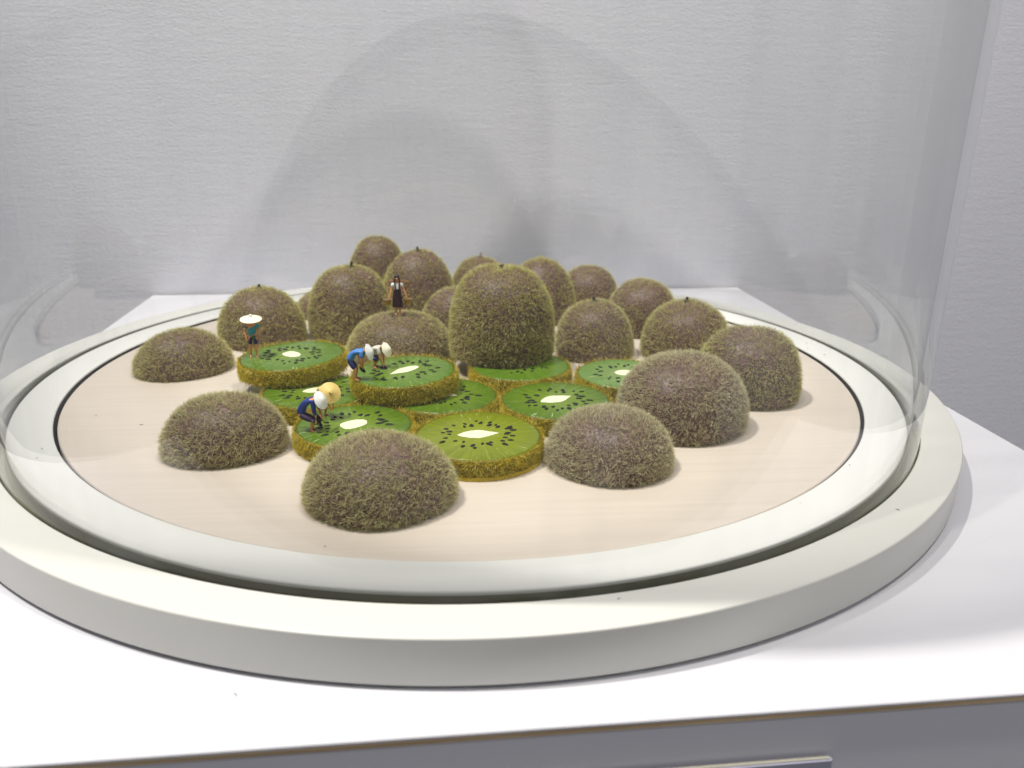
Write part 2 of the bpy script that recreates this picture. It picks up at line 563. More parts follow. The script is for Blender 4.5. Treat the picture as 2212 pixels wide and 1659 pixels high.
def dome_samples(a, bb, h, seed, n, rng):
    gu, gv = 240, 120
    U, V = np.meshgrid((np.arange(gu) + .5) / gu * 2 * np.pi, (np.arange(gv) + .5) / gv * (np.pi / 2), indexing='ij')
    e = 1e-3
    def der(u, v):
        p = dome_pts(u, v, a, bb, h, seed)
        du = dome_pts(u + e, v, a, bb, h, seed) - p
        dv = dome_pts(u, np.minimum(v + e, np.pi / 2), a, bb, h, seed) - p
        return p, np.cross(du, dv)
    _, nn = der(U, np.minimum(V, np.pi / 2 - 2 * e))
    wgt = np.linalg.norm(nn, axis=-1).reshape(-1)
    idx = rng.choice(gu * gv, n, p=wgt / wgt.sum())
    u = (idx // gv + rng.uniform(0, 1, n)) / gu * 2 * np.pi
    v = np.minimum((idx % gv + rng.uniform(0, 1, n)) / gv * (np.pi / 2), np.pi / 2 - 3 * e)
    p, nn = der(u, v)
    nn /= np.linalg.norm(nn, axis=1)[:, None] + 1e-15
    return p, nn

def stem_bm(kind):
    """a dried stalk stub with a ragged ring of sepals, millimetres"""
    bm = bmesh.new()
    rs = random.Random(kind)
    k = 0.001
    hh = (2.4, 3.0, 1.3)[kind % 3] * k
    prof = [(0.0, -1.0 * k), (1.0 * k, -1.0 * k), (0.85 * k, 0.2 * k), (0.62 * k, 0.8 * k), (0.66 * k, hh * 0.8), (0.50 * k, hh), (0.0, hh * 0.93)]
    lathe_bm(prof, 10, False, bm)
    for v in bm.verts:
        v.co.x += rs.uniform(-.12, .12) * k
        v.co.y += rs.uniform(-.12, .12) * k
    for i in range(7):
        a = i / 7 * 6.283 + rs.uniform(-.3, .3)
        d = Vector((math.cos(a), math.sin(a), 0))
        s = Vector((-math.sin(a), math.cos(a), 0))
        p0 = d * 0.4 * k + Vector((0, 0, 0.3 * k))
        L = rs.uniform(1.2, 2.2) * k
        up = rs.uniform(0.1, 1.1) * k
        v = [bm.verts.new(p0 + s * .35 * k), bm.verts.new(p0 - s * .35 * k), bm.verts.new(p0 + d * L * .6 - s * .3 * k + Vector((0, 0, up))),
             bm.verts.new(p0 + d * L * .6 + s * .3 * k + Vector((0, 0, up))), bm.verts.new(p0 + d * L + Vector((0, 0, up * 0.5)))]
        lo = [bm.verts.new(x.co - Vector((0, 0, 0.22 * k))) for x in v]
        for q in (v, lo):
            bm.faces.new((q[0], q[1], q[2], q[3])); bm.faces.new((q[3], q[2], q[4]))
        for x, y in ((0, 1), (1, 2), (2, 4), (4, 3), (3, 0)):
            bm.faces.new((v[x], v[y], lo[y], lo[x]))
    return bm

# x, y, half width, height, depth ratio, yaw, z lift, stem (or None), stem offset, density, label
KIWI = [
 (-0.1434, 0.0049, 0.0246, 0.0215, 0.80, 0.35, 0, None, 0, 5.2, 'low flat kiwi half lying apart from the rest, beside the teal farmer\'s slice'),
 (-0.0978, -0.0978, 0.0240, 0.0228, 0.85, 0.3, 0, None, 0, 6.5, 'brown kiwi half standing clear of the others, beside the navy farmer\'s slice'),
 (-0.0355, -0.1436, 0.0267, 0.0225, 0.90, 0.1, 0, None, 0, 7.5, 'broad fuzzy kiwi half in front of the slices, overlapping the navy farmer\'s slice'),
 (0.0487, -0.1199, 0.0250, 0.0217, 0.90, -0.3, 0, None, 0, 7.0, 'low rounded kiwi half with pale fuzz beside the olive yellow slice'),
 (0.0872, -0.0821, 0.0283, 0.0311, 0.95, 0.0, 0, None, 0, 6.0, 'tall broad kiwi half with pale straw fuzz covering part of a bluish green slice'),
 (0.1288, -0.0478, 0.0248, 0.0331, 0.95, 0.0, 0, None, 0, 5.0, 'stemless kiwi half at the outer edge, behind the pale tall one'),
 (-0.1150, 0.0580, 0.0252, 0.0309, 0.95, 0.0, 0, 0, 0.000, 4.6, 'kiwi half with a dark stem stub standing behind the teal farmer'),
 (-0.0668, 0.0688, 0.0246, 0.0408, 1.0, 0.0, 0, 1, 0.002, 4.6, 'tall olive kiwi half with stem between the teal farmer\'s kiwi and the water carrier'),
 (-0.0354, 0.0205, 0.0290, 0.0254, 0.90, 0.0, 0, None, 0, 5.5, 'low mauve brown kiwi half carrying the woman with buckets on its top'),
 (0.0164, -0.0016, 0.0270, 0.0456, 1.0, 0.0, 0.008, 2, 0.000, 6.0, 'largest barrel shaped kiwi half standing upright on a green slice'),
 (-0.0055, 0.0580, 0.0215, 0.0304, 1.0, 0.0, 0, 2, 0.0035, 4.2, 'small kiwi half tucked behind the barrel shaped one, beside the water carrier\'s'),
 (-0.0281, 0.1161, 0.0246, 0.0422, 1.0, 0.0, 0, 0, 0.000, 4.2, 'tall kiwi half with stem directly behind the water carrier'),
 (-0.0566, 0.1560, 0.0217, 0.0450, 1.0, 0.0, 0, None, 0, 4.0, 'tall stemless kiwi half rearmost by the wall, peeking over two others'),
 (0.0125, 0.1380, 0.0214, 0.0340, 1.0, 0.0, 0, 1, 0.000, 4.0, 'distant kiwi half with a pale stem, only its crown seen behind the barrel shaped one'),
 (0.0491, 0.1040, 0.0235, 0.0386, 1.0, 0.0, 0, None, 0, 4.2, 'tall dark olive kiwi half without stem just behind the barrel shaped one'),
 (0.0692, 0.0230, 0.0219, 0.0301, 1.0, 0.0, 0, 0, -0.001, 5.0, 'kiwi half with a black stem stub leaning in the shade of the barrel shaped one'),
 (0.0865, 0.1400, 0.0210, 0.0272, 1.0, 0.0, 0, None, 0, 4.0, 'small brownish kiwi half at the back, beyond the dark olive one'),
 (0.1069, 0.0698, 0.0229, 0.0318, 0.95, 0.0, 0, None, 0, 4.4, 'brownish stemless kiwi half behind the two with black stems'),
 (0.1187, 0.0187, 0.0255, 0.0305, 0.95, 0.0, 0, 0, -0.001, 4.6, 'wide kiwi half with a black stem stub behind the pale tall one'),
 (-0.0869, 0.1180, 0.0200, 0.0170, 1.0, 0.0, 0, None, 0, 4.0, 'low kiwi half almost hidden in the gap behind two kiwis with stems'),
]
OL = (0.90, 0.89, 0.38)
BR = (0.78, 0.62, 0.42)
PALE = (0.93, 0.91, 0.56)
GRN = (0.86, 0.86, 0.30)
for i, (x, y, a, h, rat, yaw, dz, st, so, den, label) in enumerate(KIWI):
    rng = np.random.default_rng(100 + i)
    k = empty('kiwi_half', (x, y, ZP + dz), (0, 0, yaw))
    tag(k, label, 'kiwi', 'fuzzy kiwi halves on the round base')
    aa, hh = a - 0.0013, h - 0.0012
    PW = {9: 0.69, 7: 0.72, 4: 0.80, 5: 0.76, 8: 0.92, 0: 0.98, 1: 0.92}.get(i, 0.85)
    bb = aa * rat
    from_bm('skin', dome_mesh(aa, bb, hh, i * 1.7), M['skin'], k, 60)
    area = 2 * math.pi * ((aa * bb) ** 1.6 / 3 + 2 * (aa * hh) ** 1.6 / 3) ** (1 / 1.6) * 1.08
    n = int(area * 1e6 * den * 0.95)
    P, N = dome_samples(aa, bb, hh, i * 1.7, n, rng)
    # thinner coat in patches and towards the crown
    q = P * 140 + i
    pat = 0.5 + 0.25 * (np.sin(q[:, 0] * 1.3 + 1.7 * np.sin(q[:, 1])) + np.sin(q[:, 1] * 1.1 + q[:, 2] * 1.9))
    keep = rng.uniform(0, 1, n) < 0.62 + 0.45 * pat - 0.22 * (P[:, 2] / hh) ** 3
    P, N = P[keep], N[keep]
    front = i in (1, 2, 3, 4)
    back = den < 4.5
    tip = OL if not front else (0.92, 0.91, 0.46)
    if i in (3, 4): tip = PALE
    if i in (6, 7, 9, 11, 12, 13, 14): tip = GRN
    me = hair_mesh('fuzz', P, N, 0.0029 if not back else 0.0026, 0.00015 if den > 4.9 else 0.00015, 1.10,
                   (0.20, 0.13, 0.095), tip, BR, rng, droop=0.02, altp=0.14, bright=0.32)
    f = link('fuzz', me, M['fuzz'], k)
    f['kind'] = 'stuff'
    if st is not None:
        s = from_bm('stem', stem_bm(st), M['stem_pale'] if i in (13, 10) else M['stem'], k, 30)
        s.location = (so, 0, hh)
        s.scale = (1.15, 1.15, 1.25)
        s.rotation_euler = (0.1 * (i % 3 - 1), 0.12 * (i % 2), i)

# ------------------------------------------------------------------ kiwi slices
T = 0.008
def core_bm(L, Wd, blunt, skew, seed):
    rs = random.Random(seed)
    bm = bmesh.new()
    n = 40
    top, low = [], []
    for j in range(n):
        t = j / n * 2 * math.pi
        cx = math.cos(t)
        q = abs(cx)
        if blunt == 1: wy = (1 - q ** 5) ** 0.5 if cx < 0 else (1 - q * q) ** 0.5      # cut straight on one side
        elif blunt == 2: wy = (1 - q ** 1.35) if cx < 0 else (1 - q ** 2.2) ** 0.5     # drop
        elif blunt == 3: wy = (1 - q * q) ** 0.5
        else: wy = (1 - q ** 1.9) ** 0.8 if cx < 0 else (1 - q ** 1.35)                # leaf with a sharp tip
        yy = math.copysign(wy, math.sin(t))
        jit = 1 + rs.uniform(-.035, .035)
        px = L * cx * jit
        py = Wd * yy * jit + skew * px
        top.append(bm.verts.new((px, py, 0.00010)))
        low.append(bm.verts.new((px * 1.01, py * 1.01, -0.0006)))
    c = bm.verts.new((0, 0, 0.00016))
    for j in range(n):
        q = (j + 1) % n
        bm.faces.new((top[j], top[q], c))
        bm.faces.new((low[j], low[q], top[q], top[j]))
    return bm

def seed_mesh():
    bm = bmesh.new()
    bmesh.ops.create_uvsphere(bm, u_segments=8, v_segments=5, radius=1)
    for v in bm.verts:
        x = v.co.x
        wv = 0.43 * (1 + 0.35 * x)
        v.co = Vector((x * 0.00125, v.co.y * wv * 0.00165, v.co.z * 0.00032))
    me = bpy.data.meshes.new('seed')
    bm.to_mesh(me)
    bm.free()
    me.shade_smooth()
    me.materials.append(M['seed'])
    return me
SEED = seed_mesh()

G1 = ((0.220, 0.325, 0.034, 1), (0.110, 0.205, 0.012, 1), (0.090, 0.175, 0.014, 1))
G2 = ((0.190, 0.310, 0.032, 1), (0.115, 0.225, 0.014, 1), (0.100, 0.205, 0.018, 1))
G3 = ((0.290, 0.345, 0.022, 1), (0.210, 0.262, 0.009, 1), (0.185, 0.235, 0.010, 1))
G4 = ((0.270, 0.380, 0.120, 1), (0.165, 0.300, 0.070, 1), (0.150, 0.280, 0.070, 1))
# x, y, r, level, tilt(x,y), core (L, W, blunt, skew, angle), colours, label
SL = [
 (-0.0834, -0.0262, 0.0245, 1, (0.00, -0.045), (0.0054, 0.0034, 1, -0.1, -42), G2, 'thick raised kiwi slice on which the teal shirted farmer stands'),
 (-0.0302, -0.0530, 0.0231, 1, (0.01, -0.040), (0.0076, 0.0032, 2, 0.0, 38), G2, 'thick kiwi slice stacked on three others, carrying the blue and grey shirted farmers'),
 (-0.0695, -0.0524, 0.0237, 0, (0, 0), (0.0062, 0.0034, 0, 0.0, 20), G1, 'kiwi slice lying half covered under the teal farmer\'s raised slice'),
 (-0.0488, -0.0942, 0.0235, 0, (0, 0), (0.0056, 0.0040, 1, 0.10, 28), G1, 'kiwi slice under the navy shirted farmer, with a blunt white core'),
 (-0.0132, -0.0610, 0.0240, 0, (0, 0), (0.0062, 0.0034, 0, 0.0, -20), G1, 'kiwi slice half covered by the stacked slice, its core just showing'),
 (-0.0003, -0.1076, 0.0252, 0, (0, 0), (0.0080, 0.0040, 0, 0.0, 4), G3, 'olive yellow kiwi slice fully in view with a pointed white core'),
 (0.0352, -0.0699, 0.0243, 0, (0, 0), (0.0078, 0.0042, 0, 0.0, 26), G1, 'bright green kiwi slice fully in view between the olive slice and the pale tall kiwi'),
 (0.0243, -0.0199, 0.0248, 0, (0, 0), (0.0060, 0.0030, 0, 0.0, 10), G2, 'green kiwi slice under the barrel shaped kiwi half'),
 (0.0733, -0.0354, 0.0234, 0, (0, 0), (0.0050, 0.0042, 3, 0.0, 5), G4, 'bluish green kiwi slice with a round white core, partly behind the pale tall kiwi'),
]
for i, (x, y, r, lev, tilt, core, g, label) in enumerate(SL):
    rng = np.random.default_rng(300 + i)
    rs = random.Random(500 + i)
    z0 = ZP + lev * (T + 0.0004) + (0.0004 if lev else 0)
    s = empty('kiwi_slice', (x, y, z0), (tilt[0], tilt[1], 0))
    tag(s, label, 'kiwi slice', 'kiwi slices set as paddies')
    rr = r - 0.0006
    nn = 96
    wob = lambda t: 1 + 0.008 * math.sin(2 * t + i) + 0.005 * math.sin(3 * t + 2 * i)
    # flesh
    bm = lathe_bm([(0, 0.0002), (rr - 0.0006, 0.0002), (rr - 0.0004, T - 0.0009), (rr - 0.0008, T - 0.0002), (rr - 0.0016, T), (rr * .66, T), (rr * 0.33, T), (0, T)], nn, False)
    for v in bm.verts:
        t = math.atan2(v.co.y, v.co.x)
        v.co.x *= wob(t); v.co.y *= wob(t)
    from_bm('flesh', bm, mat_flesh('kiwi_flesh', *g, rr, i * 3.7), s, 50)
    bm = lathe_bm([(rr - 0.0005, 0.0), (rr, 0.0006), (rr + 0.0003, T * 0.5), (rr, T - 0.0009), (rr - 0.0005, T - 0.0005)], nn, True)
    for v in bm.verts:
        t = math.atan2(v.co.y, v.co.x)
        v.co.x *= wob(t); v.co.y *= wob(t)
    from_bm('rind', bm, M['rind'], s, 60)
    if i == 5:
        from_bm('resin_foot', lathe_bm([(rr - 0.002, 0.0), (rr + 0.0010, 0.0), (rr + 0.0008, 0.0014), (rr - 0.002, 0.0016)], nn), M['resin'], s)
    n = int(2 * math.pi * r * T * 1e6 * (11 if lev or i in (3, 5) else 8))
    th = rng.uniform(0, 2 * np.pi, n)
    zz = rng.uniform(0.0003, T - 0.0003, n)
    wv = 1 + 0.008 * np.sin(2 * th + i) + 0.005 * np.sin(3 * th + 2 * i)
    P = np.stack([rr * wv * np.cos(th), rr * wv * np.sin(th), zz], 1)
    N = np.stack([np.cos(th), np.sin(th), 0.35 * (zz / T - 0.35)], 1)
    N /= np.linalg.norm(N, axis=1)[:, None]
    me = hair_mesh('fuzz', P, N, 0.0025, 0.00015, 0.85, (0.30, 0.22, 0.012), (0.90, 0.70, 0.055), (0.60, 0.55, 0.045), rng, swirl=2.0, altp=0.4, bright=0.45)
    f = link('fuzz', me, M['rindfuzz'], s)
    f['kind'] = 'stuff'
    L, Wd, bl, sk, an = core
    c = from_bm('core', core_bm(L, Wd, bl, sk, i), M['core'], s, 40)
    c.location = (0, 0, T)
    c.rotation_euler.z = R(an)
    # seeds
    nring = 37
    ca, sa = math.cos(R(an)), math.sin(R(an))
    for j in range(nring):
        t = (j + rs.uniform(-0.3, 0.3)) / nring * 2 * math.pi
        row = (0, 2, 1, 2, 0, 1)[j % 6]
        k = 1 + 0.19 * row + rs.uniform(-0.08, 0.08)
        px, py = 0.0110 * k * math.cos(t), 0.0094 * k * math.sin(t)
        px, py = px * ca - py * sa, px * sa + py * ca
        if math.hypot(px, py) > rr * 0.86: continue
        wx, wy = x + px, y + py
        hid = False
        if lev == 0:
            for q in (0, 1):
                if math.hypot(wx - SL[q][0], wy - SL[q][1]) < SL[q][2] + 0.0010: hid = True
        for (kx, ky, ka) in ((0.0164, -0.0016, 0.0270), (0.0872, -0.0821, 0.0285)):
            if math.hypot(wx - kx, wy - ky) < ka: hid = True
        if hid or rs.random() < 0.08: continue
        o = link('seed', SEED, None, s)
        o.location = (px, py, T + 0.00002)
        sc = rs.uniform(0.70, 1.40)
        o.scale = (sc * rs.uniform(.85, 1.15), sc, 1)
        o.rotation_euler = (0, 0, math.atan2(py, px) + math.pi + rs.uniform(-.35, .35))

# ------------------------------------------------------------------ little painted figures
FS = 0.0122
def skin_obj(name, chains, mat, parent, sub=2, closed_heads=()):
    """chains: list of lists of (key, (x,y,z), r); shared keys are shared vertices"""
    bm = bmesh.new()
    lay = bm.verts.layers.skin.verify()
    seen = {}
    first = {}
    for ci, ch in enumerate(chains):
        prev = None
        for key, co, r in ch:
            if key in seen: v = seen[key]
            else:
                v = bm.verts.new(co)
                rr = r if isinstance(r, tuple) else (r, r)
                v[lay].radius = rr
                seen[key] = v
            if prev is not None and prev is not v and not bm.edges.get((prev, v)):
                bm.edges.new((prev, v))
            prev = v
    # one root for each island
    todo = set(bm.verts)
    while todo:
        v = next(iter(sorted(todo, key=lambda q: q.index)))
        bm.verts.index_update()
        st = [v]; comp = set()
        while st:
            q = st.pop()
            if q in comp: continue
            comp.add(q)
            for e in q.link_edges: st.append(e.other_vert(q))
        best = max(comp, key=lambda q: q[lay].radius[0])
        best[lay].use_root = True
        todo -= comp
    me = bpy.data.meshes.new(name)
    bm.to_mesh(me)
    bm.free()
    me.materials.append(mat)
    o = bpy.data.objects.new(name, me)
    C.objects.link(o)
    o.parent = parent
    m = o.modifiers.new('skin', 'SKIN')
    m.use_smooth_shade = True
    m.branch_smoothing = 0.6
    sdf = o.modifiers.new('sub', 'SUBSURF')
    sdf.levels = sub
    sdf.render_levels = sub
    return o

def V3(*a): return Vector(a)
def mixv(a, b, t): return Vector(a) * (1 - t) + Vector(b) * t

def build_person(label, loc, yaw, J, shirt, lower, lower_len, hat, hatmat, bare_feet=True, sleeve=0.55, skirt=None, hair=None, grp='miniature farmers', guard=None):
    root = empty('person', loc, (0, 0, yaw), FS)
    tag(root, label, 'figure', grp)
    P = {k: Vector(v) for k, v in J.items()}
    ch = [[('pel', P['pel'], (0.135, 0.105)), ('spn', P['spn'], (0.125, 0.10)), ('che', P['che'], (0.15, 0.11)), ('nck', P['nck'], 0.052), ('hd0', P['hd'] - (P['hd'] - P['nck']).normalized() * 0.05, 0.078), ('hd', P['hd'], 0.098), ('hd1', P['hd'] + (P['hd'] - P['nck']).normalized() * 0.075, 0.078)]]
    fw = P['face'].normalized()
    ch.append([('hd', P['hd'], 0), ('nose', P['hd'] + fw * 0.112, 0.022)])
    for s in 'LR':
        ch.append([('pel', P['pel'], 0), ('hip' + s, P['hip' + s], 0.088), ('th' + s, mixv(P['hip' + s], P['kn' + s], .5), 0.078), ('kn' + s, P['kn' + s], 0.056), ('cf' + s, mixv(P['kn' + s], P['an' + s], .35), 0.056), ('an' + s, P['an' + s], 0.036), ('to' + s, P['to' + s], 0.034), ('te' + s, P['to' + s] + (P['to' + s] - P['an' + s]).normalized() * 0.05, 0.024)])
        ch.append([('che', P['che'], 0), ('sh' + s, P['sh' + s], 0.062), ('ua' + s, mixv(P['sh' + s], P['el' + s], .5), 0.050), ('el' + s, P['el' + s], 0.041), ('fa' + s, mixv(P['el' + s], P['wr' + s], .4), 0.040), ('wr' + s, P['wr' + s], 0.028), ('pa' + s, mixv(P['wr' + s], P['ha' + s], .6), (0.042, 0.022))])
        # fingers and thumb, each its own short chain rooted in the palm
        d = (P['ha' + s] - P['wr' + s]).normalized()
        side = d.cross(Vector((0.3, 0.2, 1))).normalized()
        nrm = d.cross(side).normalized()
        pa = mixv(P['wr' + s], P['ha' + s], .6)
        for fi, (off, ln) in enumerate(((-0.030, 0.075), (-0.010, 0.09), (0.010, 0.085), (0.030, 0.066))):
            b0 = pa + side * off * 0.8
            b1 = b0 + d * ln * 0.62 + nrm * 0.008
            b2 = b1 + d * ln * 0.36 + nrm * 0.032
            ch.append([(f'f{s}{fi}a', b0, 0.0105), (f'f{s}{fi}b', b1, 0.010), (f'f{s}{fi}c', b2, 0.0085)])
        b0 = mixv(P['wr' + s], pa, .5)
        ch.append([(f't{s}a', b0, 0.013), (f't{s}b', b0 + side * 0.045 + d * 0.03, 0.012), (f't{s}c', b0 + side * 0.052 + d * 0.075 + nrm * .02, 0.010)])
    skin_obj('body', ch, F['flesh'], root)
    # shirt
    low = mixv(P['pel'], P['spn'], 0.15 if skirt else -0.18)
    sc = [[('a', low, (0.172, 0.150)), ('b', P['spn'], (0.170, 0.150)), ('c', P['che'], (0.182, 0.150)), ('d', mixv(P['che'], P['nck'], .62), 0.082)]]
    for s in 'LR':
        e = mixv(P['sh' + s], P['el' + s], min(1, sleeve))
        seq = [('c', P['che'], 0), ('s' + s, P['sh' + s], 0.088), ('m' + s, mixv(P['sh' + s], P['el' + s], min(1, sleeve) * .5), 0.078), ('e' + s, e, 0.072)]
        if sleeve > 1:
            seq += [('w' + s, mixv(P['el' + s], P['wr' + s], sleeve - 1), 0.055)]
        sc.append(seq)
    skin_obj('shirt', sc, shirt, root)
    if guard:
        for s in 'LR':
            skin_obj('sleeve_guard', [[('a', mixv(P['sh' + s], P['el' + s], .8), 0.066), ('b', P['el' + s], 0.066), ('c', mixv(P['el' + s], P['wr' + s], .7), 0.056)]], guard, root, 1)
    # shorts, trousers or skirt
    if skirt is None:
        lc = [[('p', mixv(P['pel'], P['spn'], .35), (0.140, 0.112)), ('q', P['pel'], (0.150, 0.120))]]
        for s in 'LR':
            e = mixv(P['hip' + s], P['kn' + s], min(1, lower_len))
            seq = [('q', P['pel'], 0), ('h' + s, P['hip' + s], 0.108), ('t' + s, mixv(P['hip' + s], P['kn' + s], .5 * min(1, lower_len)), 0.098), ('k' + s, e, 0.086)]
            if lower_len > 1:
                seq += [('c' + s, mixv(P['kn' + s], P['an' + s], lower_len - 1), 0.076)]
            lc.append(seq)
        skin_obj('shorts' if lower_len < 1.2 else 'trousers', lc, lower, root)
    else:
        bm = bmesh.new()
        n = 28
        rings = []
        for (zz, ax, ay, ox) in skirt:
            rings.append([bm.verts.new((ox + ax * math.cos(t) * (1 + .05 * math.sin(7 * t) * (1.2 - zz)), ay * math.sin(t) * (1 + .05 * math.sin(7 * t) * (1.2 - zz)), zz)) for t in [2 * math.pi * q / n for q in range(n)]])
        for r0, r1 in zip(rings[:-1], rings[1:]):
            for q in range(n):
                bm.faces.new((r0[q], r0[(q + 1) % n], r1[(q + 1) % n], r1[q]))
        bm.faces.new(rings[0]); bm.faces.new(rings[-1])
        from_bm('skirt', bm, lower, root, 50)
    if hat:
        prof, off, ax, segs, ridges = hat
        axv = Vector(ax).normalized()
        bm = lathe_bm(prof, segs, True)
        if ridges:
            for v in bm.verts:
                t = math.atan2(v.co.y, v.co.x)
                if math.hypot(v.co.x, v.co.y) > 0.06: v.co.z += 0.006 * math.sin(t * ridges)
        q = axv.to_track_quat('Z', 'Y').to_matrix().to_4x4()
        mt = Matrix.Translation(P['hd'] + axv * off) @ q
        for v in bm.verts: v.co = mt @ v.co
        from_bm('hat', bm, hatmat, root, 28)
    if hair:
        hair(root, P)
    return root

def cone_hat(rad, hgt, th=0.018, knob=0.0):
    top = [(0.0, hgt)]
    if knob:
        top = [(0.0, hgt + knob), (0.045, hgt + knob), (0.062, hgt + knob * 0.3), (0.055, hgt - 0.01)]
    outer = top + [(rad * 0.35, hgt * 0.66), (rad * 0.7, hgt * 0.30), (rad, 0.0)]
    inner = [(rad - 0.004, -th), (rad * 0.68, hgt * 0.28 - th), (rad * 0.35, hgt * 0.62 - th), (0.0, hgt * 0.9 - th)]
    return outer + inner

SLOPE = 0.0004
def on_slice(i): return ZP + (T if SL[i][3] == 0 else 2 * T + 0.0008)

# bending farmer pose, walking +X
def bend(hip=( -0.19, 0.74), sh=(0.28, 1.08), hd=(0.47, 1.02), hand=(0.24, 0.45), knee=(0.02, 0.42), spread=0.11, hand2=None, foot2=0.0, axis=None):
    J = {}
    hx, hz = hip; sx, sz = sh
    J['pel'] = (hx, 0, hz)
    J['spn'] = (hx * 0.55 + sx * 0.45 - 0.10, 0, hz * 0.55 + sz * 0.45 + 0.10)
    J['che'] = (sx - 0.07, 0, sz + 0.02)
    J['nck'] = (sx + 0.06, 0, sz + 0.02)
    J['hd'] = (hd[0], 0, hd[1])
    J['face'] = (0.55, 0, -0.8)
    h2 = hand2 or hand
    for s, g in (('L', 1), ('R', -1)):
        fo = foot2 if s == 'L' else 0.0
        J['hip' + s] = (hx, g * 0.085, hz - 0.04)
        J['kn' + s] = (knee[0] + fo, g * spread, knee[1])
        J['an' + s] = (-0.03 + fo, g * spread, 0.07)
        J['to' + s] = (0.10 + fo, g * (spread + .02), 0.03)
        J['sh' + s] = (sx, g * 0.165, sz - 0.01)
        hh = hand if s == 'R' else h2
        J['wr' + s] = (hh[0], g * 0.09, hh[1] + 0.08)
        J['ha' + s] = (hh[0] + 0.03, g * 0.07, hh[1])
        J['el' + s] = ((sx + hh[0]) / 2 + 0.0, g * 0.20, (sz + hh[1]) / 2 + 0.02)
    return J

def held_seed(loc, label, rot=(0.3, 0.8, 0.2), sc=1.4):
    o = link('held_seed', SEED, None)
    o.location = loc
    o.rotation_euler = rot
    o.scale = (sc, sc, 2.2)
    tag(o, label, 'seed', 'kiwi seeds in the farmers\' hands')

def wpos(loc, yaw, p):
    return Vector(loc) + Matrix.Rotation(yaw, 3, 'Z') @ (Vector(p) * FS)

# farmer in teal, upright
zf = on_slice(0) - 0.0011
J = {'pel': (0, 0, 0.84), 'spn': (0.0, 0, 1.03), 'che': (0.02, 0, 1.24), 'nck': (0.03, 0, 1.40), 'hd': (0.07, 0, 1.50), 'face': (1, 0, -0.35),
     'hipL': (0, .09, .80), 'hipR': (0, -.09, .80), 'knL': (.05, .10, .44), 'knR': (-.02, -.11, .45), 'anL': (.06, .10, .07), 'anR': (-.10, -.11, .07),
     'toL': (.19, .12, .03), 'toR': (.03, -.13, .03), 'shL': (.02, .19, 1.30), 'shR': (.02, -.19, 1.30),
     'elL': (.02, .30, 1.06), 'elR': (-.02, -.28, 1.06), 'wrL': (.20, .12, .96), 'wrR': (.10, -.22, .83), 'haL': (.24, .02, .92), 'haR': (.15, -.20, .74)}
loc = (-0.1010, -0.0265, zf)
build_person('tiny farmer in a teal shirt and navy shorts under a wide cream hat', loc, R(-78), J, F['teal'], F['navy'], 0.85,
             (cone_hat(0.40, 0.13, 0.02, 0.05), 0.03, (0.16, 0.0, 1.0), 40, 0), F['cream'], sleeve=0.6)
o = from_bm('leaf_bundle', lathe_bm([(0, -.08), (.05, -.05), (.07, 0), (.05, .06), (0, .1)], 10, False), F['green'])
o.location = wpos(loc, R(-78), (0.24, 0.05, 0.86))
o.scale = (FS,) * 3
o.rotation_euler = (0.6, 0.9, 0.3)
tag(o, 'small dark green bundle held at the waist by the teal farmer', 'bundle')

# farmer in light blue, bending
loc3 = (-0.0506, -0.0630, on_slice(1) - 0.0009)
build_person('tiny farmer in a light blue shirt and navy shorts bending under a white conical hat', loc3, R(-8),
             bend(), F['blue'], F['navy'], 0.98, (cone_hat(0.32, 0.17, 0.014), 0.05, (0.93, -0.10, 0.30), 8, 0), F['white'], sleeve=0.75)
held_seed(wpos(loc3, R(-8), (0.26, -0.05, 0.40)), 'black kiwi seed in the hand of the light blue farmer')

# farmer in pale grey, crouching further in
loc4 = (-0.0440, -0.0468, on_slice(1) - 0.0006)
build_person('tiny farmer in a pale grey shirt bending far down under a cream conical hat', loc4, R(-16),
             bend(hip=(-0.12, 0.44), sh=(0.24, 0.80), hd=(0.45, 0.70), hand=(0.36, 0.06), knee=(0.14, 0.38), hand2=(0.34, 0.12)), F['stone'], F['navy'], 1.4,
             (cone_hat(0.30, 0.20, 0.014), 0.06, (0.90, -0.14, 0.40), 8, 0), F['cream'], sleeve=0.7)
held_seed(wpos(loc4, R(-16), (0.41, -0.03, 0.03)), 'black kiwi seed being pulled from the slice by the grey farmer')

# farmer in navy, deep knee bend
loc5 = (-0.0642, -0.1000, on_slice(3) - 0.0004)
build_person('tiny farmer in a navy top and plum trousers crouching under a white conical hat', loc5, R(-4),
             bend(hip=(-0.33, 0.62), sh=(0.10, 1.10), hd=(0.29, 1.04), hand=(0.20, 0.30), knee=(0.06, 0.40), hand2=(0.30, 0.42)), F['deep'], F['plum'], 1.05,
             (cone_hat(0.31, 0.16, 0.014), 0.05, (0.85, -0.32, 0.46), 12, 0), F['white'], sleeve=1.35)
held_seed(wpos(loc5, R(-4), (0.24, -0.02, 0.27)), 'black kiwi seed in the hand of the navy farmer', sc=1.3)
held_seed(wpos(loc5, R(-4), (0.24, -0.10, 0.48)), 'large black kiwi seed against the knee of the navy farmer', (0.9, 1.2, 0.4), 1.7)

# farmer in straw hat beside
loc6 = (-0.0622, -0.0840, on_slice(3) - 0.0004)
build_person('tiny farmer in a tan shirt bowing under a large yellow straw hat', loc6, R(-45),
             bend(hip=(-0.12, 0.74), sh=(0.22, 1.02), hd=(0.42, 0.92), hand=(0.52, 0.42), knee=(0.04, 0.42), hand2=(0.45, 0.40)), F['tan'], F['navy'], 1.0,
             (cone_hat(0.36, 0.13, 0.02, 0.05), 0.05, (0.80, -0.30, 0.50), 44, 22), F['straw'], sleeve=0.9, guard=F['dark'])

